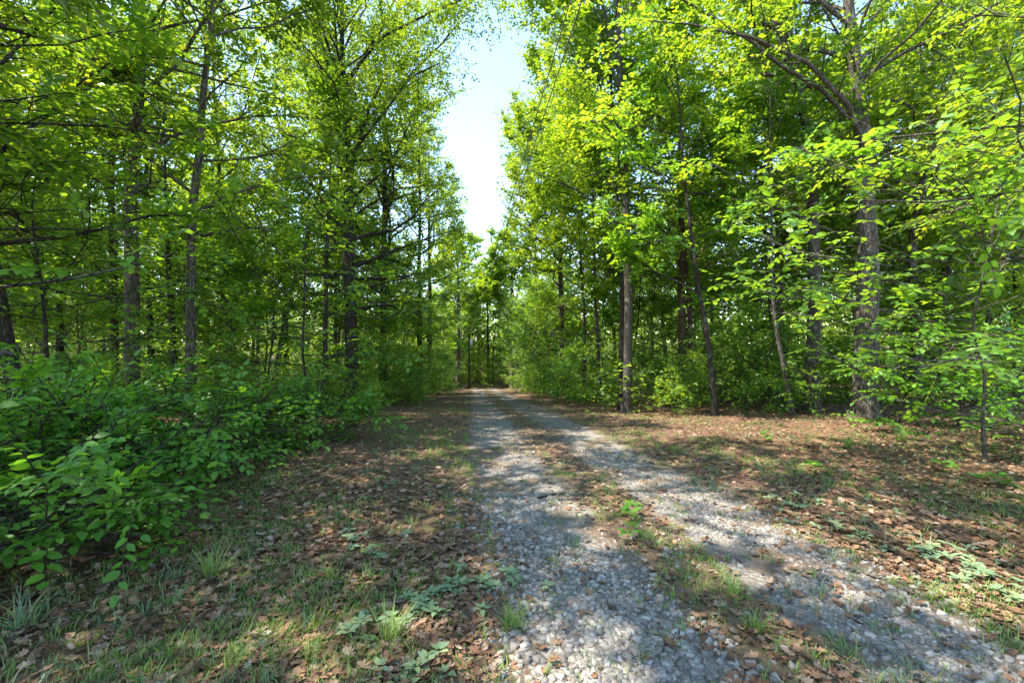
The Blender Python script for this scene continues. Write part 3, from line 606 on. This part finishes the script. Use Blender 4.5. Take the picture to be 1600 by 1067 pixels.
# ------------------------------------------------------------------ utility pole and wires
D0 = 46.0; bx_ = (733 - 800) / F * D0; bz_ = float(ground_z(bx_, D0))
pole = thing('utility_pole', 'thin wooden utility pole at the far end of the drive', 'utility pole', (bx_, D0, bz_))
hp = 5.6
tb = Tubes(); tb.add([[0, 0, -.1], [0, 0, hp * .5], [0, 0, hp], [0, 0, hp + .02]], [.10, .09, .08, .001], 10); obj('shaft', tb.mesh('shaft'), BARK_DK, pole)
def plain(nm, c, r=.5, met=0.):
    m, t, b, o = nodes_of(nm); b.inputs['Base Color'].default_value = (*c, 1); b.inputs['Roughness'].default_value = r; b.inputs['Metallic'].default_value = met
    nz = N(t, 'ShaderNodeTexNoise', i_Scale=30.); cc = mixc(t, nz.outputs[0], tuple(q * .8 for q in c), tuple(min(1, q * 1.15) for q in c)); t.links.new(cc, b.inputs['Base Color']); return m
GREY = plain('transformer_paint', (.5, .52, .53)); WIRE = plain('wire', (.12, .12, .12), .5)
tb = Tubes(); tb.add([[.24, -.02, hp - 1.3], [.24, -.02, hp - 1.28], [.24, -.02, hp - .6], [.24, -.02, hp - .55]], [.01, .16, .16, .02], 10); tr_ = obj('transformer', tb.mesh('transformer'), GREY, pole)
tb = Tubes(); tb.add([[.3, -.02, hp - .56], [.3, -.02, hp - .4]], [.03, .02], 6); obj('bushing', tb.mesh('bushing'), GREY, tr_)
top = np.array([bx_, D0, bz_ + hp - .1])
for q, off in enumerate((0., -.75)):
    far = np.array([57 / F * 9, 9, CAMZ + 425 / F * 9]); g = far - top; end = top + g * 1.45
    s_ = np.linspace(0, 1, 40)[:, None]; P = top + (end - top) * s_; P[:, 2] += off * s_[:, 0] - .0 * s_[:, 0] - (.35 + .1 * q) * 4 * (s_ * (1 - s_))[:, 0] + (.35 + .1 * q) * 4 * .69 * .31 * 0
    P[:, 2] += (.35 + .1 * q) * .8 * s_[:, 0]
    tb = Tubes(); tb.add(P, np.full(40, .011), 5)
    tag(obj('power_line', tb.mesh('power_line'), WIRE), ['upper power line climbing from the far pole across the sky gap', 'lower power line beside the upper one in the sky gap'][q], 'power line')

# ------------------------------------------------------------------ leaf litter, gravel, grass, weeds
rl = RS(21); n = 48000
y = 1.7 * (17 / 1.7) ** rl.uniform(0, 1, n); x = rl.uniform(-1, 1, n) * (y * 1.16 + .3)
u_ = np.abs(x - road_c(y)); p = np.where(u_ > 1.35, 1., np.where(u_ < .3, .6, .14)); p *= .35 + .65 * sm(-.5, .3, wob(.9 * x, .9 * y) + .5 * sm(1.5, 3, x - road_c(y)))
q = rl.uniform(0, 1, n) < p; x, y = x[q], y[q]; n = len(x)
P = np.stack([x, y, ground_z(x, y) + .012 + rl.uniform(0, .012, n)], -1)
a_ = rl.uniform(0, 6.283, n); Ud = np.stack([np.cos(a_), np.sin(a_), rl.normal(0, .18, n)], -1); Nn = rl.normal(0, .3, (n, 3)) + [0, 0, 1.]
L = rl.uniform(.035, .082, n)
near = np.argsort(np.hypot(x, y) - 12 * (L - .08))[:300]
near_l = near; rest = np.setdiff1d(np.arange(n), near)
OT = [oak(rl) for _ in range(8)]
def coarse(t):                                 # fewer corners for leaves farther off
    i = [0, 1, 5, 6, 7, 10, 13, 14, 15]; V = t[0][i]; n_ = len(i) - 1
    return V, np.array([[0, 1 + (q + 1) % n_, 1 + q] for q in range(n_)])
fr = np.hypot(x, y)[rest]; ra, rb = rest[fr < 4.2], rest[fr >= 4.2]
V, T = merge([place(t_, P[r_[j::8]], Ud[r_[j::8]], Nn[r_[j::8]], L[r_[j::8]], L[r_[j::8]] * .8) for j in range(8) for t_, r_ in ((OT[j], ra), (coarse(OT[j]), rb))])
tag(obj('leaf_litter', raw_mesh('leaf_litter', V, T), DRY), 'brown fallen leaves scattered over the verges of the drive', 'leaf litter', kind='stuff')
OM = []
for v_, t_ in OT: m_ = raw_mesh('fallen_leaf', v_ * [1, .8, 1], t_); m_.materials.append(DRY); OM.append(m_)
def child(name, me, parent, p_, U, Nv, s_):
    U = Vector(U).normalized(); Vv = Vector(Nv).cross(U).normalized(); W_ = U.cross(Vv)
    M = (Matrix((U, Vv, W_)).transposed() * float(s_)).to_4x4(); M.translation = Vector(p_)
    o = bpy.data.objects.new(name, me); col.objects.link(o); o.parent = parent; o.matrix_local = M; return o
for k_, j in enumerate(near): child('fallen_leaf', OM[k_ % 8], ground, P[j], Ud[j], Nn[j], L[j])

# stones
def stone(rng):                                 # broken, angular stone
    V = np.array([[i, j, k] for i in (-1, 1) for j in (-1, 1) for k in (-1, 1)], float) * .5
    V = V * rng.uniform(.55, 1.1, (8, 3)) + rng.normal(0, .06, (8, 3))
    q = [[0, 1, 3, 2], [4, 6, 7, 5], [0, 4, 5, 1], [2, 3, 7, 6], [0, 2, 6, 4], [1, 5, 7, 3]]
    T = np.array([[f[0], f[1], f[2]] for f in q] + [[f[0], f[2], f[3]] for f in q])
    return V * [1, .78, .6], T
ST = [stone(rl) for _ in range(8)]
n = 36000
y = 1.75 * (11 / 1.75) ** (rl.uniform(0, 1, n) ** 1.0); sgn = np.where(rl.uniform(0, 1, n) < .5, -1, 1)
x = road_c(y) + sgn * np.clip(rl.normal(.74, .30, n), .02, 1.5)
q = (wob(1.3 * x + 5, 1.1 * y + 2) + rl.normal(0, .4, n) > np.interp(y, [2, 4, 6, 11], [-.08, .12, .4, .9])) & (np.abs(x) < y * 1.2 + .4); x, y = x[q], y[q]; n = len(x)
L = np.where(rl.uniform(0, 1, n) < np.where(x < road_c(y), .4, .15) * np.interp(y, [2, 4.5], [1, .3]), rl.uniform(.03, .055, n), rl.uniform(.01, .028, n)) * np.interp(y, [2, 5, 13], [1, .95, .9])
P = np.stack([x, y, ground_z(x, y) + .006 - L * .04], -1)
a_ = rl.uniform(0, 6.283, n); Ud = np.stack([np.cos(a_), np.sin(a_), rl.normal(0, .2, n)], -1); Nn = rl.normal(0, .5, (n, 3)) + [0, 0, 1.]
near = np.argsort(-L / np.hypot(np.hypot(x, y), 1.5))[:300]; rest = np.setdiff1d(np.arange(n), near)
V, T = merge([place(ST[j], P[rest[j::8]], Ud[rest[j::8]], Nn[rest[j::8]], L[rest[j::8]], L[rest[j::8]]) for j in range(8)])
tag(obj('gravel', raw_mesh('gravel', V, T), STONE, drive), 'loose grey gravel in the two wheel tracks', kind='stuff')
SM = []
for v_, t_ in ST: m_ = raw_mesh('stone', v_, t_); m_.materials.append(STONE); SM.append(m_)
for k_, j in enumerate(near): child('stone', SM[k_ % 8], drive, P[j], Ud[j], Nn[j], L[j])

# grass blades: bent strips of three triangles
BL = (np.array([[0, .5, 0], [0, -.5, 0], [.5, .38, .0], [.5, -.38, 0], [1, 0, -.25]]), np.array([[0, 1, 3], [0, 3, 2], [2, 3, 4]]))
def tuft(rng, c, nb, hl, wd, spread):
    a_ = rng.uniform(0, 6.283, nb); e = rng.uniform(.5, 1.45, nb) if spread else rng.uniform(.9, 1.5, nb)
    U = np.stack([np.cos(a_) * np.cos(e), np.sin(a_) * np.cos(e), np.sin(e)], -1)
    Nv = np.stack([-np.cos(a_) * np.sin(e), -np.sin(a_) * np.sin(e), np.cos(e)], -1)
    p_ = c + np.concatenate([rng.normal(0, .02, (nb, 2)), np.zeros((nb, 1))], 1)
    Lb = hl * rng.uniform(.5, 1.2, nb)
    return p_, U, Nv, Lb, np.full(nb, wd)
def grass(name, label, seed, nt_, ymax, dens, mat, hl):
    rng = RS(seed); y = 1.7 * (ymax / 1.7) ** rng.uniform(0, 1, nt_); x = rng.uniform(-1, 1, nt_) * (y * 1.16 + .3)
    p = dens(x, y); q = rng.uniform(0, 1, nt_) < p; x, y = x[q], y[q]; z = ground_z(x, y)
    rows = [tuft(rng, np.array([a, b, c]), rng.randint(5, 13), hl * rng.uniform(.5, 1.3), .004 + .0012 * b ** .7, True) for a, b, c in zip(x, y, z)]
    arr = [np.concatenate(r) for r in zip(*rows)]
    V, T = place(BL, *arr)
    return tag(obj(name, raw_mesh(name, V, T), mat), label, 'grass', kind='stuff')
def dens(x, y):
    u = x - road_c(y); au = np.abs(u)
    pa = sm(-.25, .7, wob(1.1 * x + 9, 1.3 * y + 4))
    return np.where(au < .28, .36 * pa + .07, np.where(au < 1.2, .05, .1 + .75 * pa)) * np.where(x < -3.2, .4, 1) * np.where(u > 3, .55, 1) * np.where(u < -1.2, 1.15, 1)
grass('grass', 'thin green grass growing through the leaf litter', 31, 32000, 20, dens, GRASS, .07)
def dens2(x, y): return dens(x, y + 7.3) * .45
grass('coarse_grass', 'coarse blue-green grass among the fallen leaves', 32, 6000, 10, dens2, GRASSB, .11)
TU = [(40, 985, .26, 'spiky blue-green grass tuft in the lower left corner'), (330, 905, .26, 'tall fine grass tuft on the leaf litter left of the drive'), (610, 1010, .22, 'grass tuft at the bottom edge left of the gravel'), (800, 985, .16, 'grass tuft growing at the left edge of the gravel'), (1150, 935, .16, 'grass tuft on the centre strip near the camera'), (1325, 700, .3, 'sunlit pale grass tuft at the wood edge below the thickest trunk'), (1405, 690, .3, 'second pale grass tuft, right of the one below the thickest trunk'), (1180, 990, .14, 'small grass tuft beside the right wheel track')]
for q, (px, py, hl, lab) in enumerate(TU):
    c = hit(px, py); rng = RS(40 + q); t = thing('grass_tuft', lab, 'grass tuft', c)
    V, T = place(BL, *tuft(rng, np.zeros(3), 70, hl, .006, True)); obj('blade_clump', raw_mesh('blade_clump', V, T), GRASSB if q == 0 else GRASS, t)
def rosettes(seed, name, label, px, py, nr, rad, leafL, mat, wr=.55, cat='weed', lift=.03, kl=6):
    rng = RS(seed); c = hit(px, py); t = thing(name, label, cat, c)
    pos, uu, nn, LL = [], [], [], []
    for r in range(nr):
        o = rng.normal(0, rad, 2); z = float(ground_z(c[0] + o[0], c[1] + o[1])) - c[2]; hgt = lift * rng.uniform(.5, 1.6)
        for a_ in np.linspace(0, 6.283, kl, endpoint=False) + rng.uniform(0, 6):
            a_ += rng.normal(0, .2); e = rng.uniform(.1, .6)
            pos.append([o[0] + .008 * math.cos(a_), o[1] + .008 * math.sin(a_), z + hgt]); uu.append([math.cos(a_), math.sin(a_), e]); nn.append([-math.cos(a_) * e, -math.sin(a_) * e, 1]); LL.append(leafL * rng.uniform(.6, 1.15))
    leaf_objects(t, c, np.array(pos), np.array(uu), np.array(nn), np.array(LL), wr, mat)
W_ = [(760, 905, 9, .13, 'silvery green weed patch on the left edge of the gravel'), (685, 945, 7, .12, 'silvery weed patch on the leaf litter left of the gravel edge'), (615, 965, 7, .13, 'silvery weed patch in the litter near the bottom left of the drive'), (640, 1045, 7, .1, 'silvery weed patch at the bottom edge of the picture'), (1240, 790, 8, .16, 'silvery weed patch in shade right of the right wheel track'), (1350, 835, 7, .16, 'silvery weed patch among litter between the drive and the right edge'), (1520, 895, 9, .14, 'blue-green weed patch at the lower right edge'), (1570, 925, 7, .12, 'blue-green weed patch in the lower right, nearest the edge'), (1480, 870, 6, .1, 'small blue-green weed patch left of the larger lower right patches'), (560, 850, 6, .14, 'faint silvery weed patch in the middle of the left lawn')]
for q, (px, py, nr, rad, lab) in enumerate(W_): rosettes(60 + q, 'weed_patch', lab, px, py, nr + 4, rad * 1.1, .058, LEAF_WEED)
G_ = [(190, 905, 2, 'broad-leaved seedling on the bare litter beside the lower left bushes'), (1275, 738, 3, 'bright seedling on the sunny litter left of the young beech'), (1470, 738, 4, 'bright five-leaved seedling in the sun below the young beech'), (1545, 760, 5, 'row of green seedlings near the right edge'), (985, 812, 2, 'young green weed standing on the centre strip'), (995, 850, 2, 'small bright weed nearer on the centre strip'), (1200, 690, 3, 'dark green seedling at the right wood edge below the curving tree'), (250, 855, 2, 'green seedling at the edge of the bushes on the left')]
for q, (px, py, nr, lab) in enumerate(G_): rosettes(80 + q, 'seedling', lab, px, py, nr, .07, .1, LEAF_BEECH if q in (1, 2, 5) else LEAF_NEAR, .55, 'seedling', .09, 5)


# fallen sticks
for q, (px, py, L_, a_, lab) in enumerate(((862, 776, .3, .5, 'dark crooked stick lying on the centre strip'), (1365, 905, .3, -.7, 'short pale stick at the right edge of the right track'), (500, 800, .6, 2.6, 'thin grey stick on the left lawn near the bushes'), (1120, 720, .7, .2, 'thin stick on the sunny litter right of the drive'), (700, 860, .35, 1.2, 'small dry twig in the litter beside the left track'))):
    c = hit(px, py); rng = RS(300 + q); t_ = np.linspace(-.5, .5, 7) * L_
    P = np.stack([t_ * math.cos(a_), t_ * math.sin(a_), np.zeros(7)], -1) + rng.normal(0, .012, (7, 3)) * [1, 1, .2]
    P[:, 2] = ground_z(P[:, 0] + c[0], P[:, 1] + c[1]) - c[2] + .018
    tb = Tubes(); tb.add(P, np.linspace(.011, .004, 7), 6)
    d2 = np.array([math.cos(a_ + .7), math.sin(a_ + .7), .25]) * L_ * .25; tb.add([P[3], P[3] + d2 * .5, P[3] + d2], [.006, .004, .002], 5)
    tag(obj('fallen_stick', tb.mesh('fallen_stick'), BARK if q % 2 else BARK_DK, loc=c), lab, 'stick')
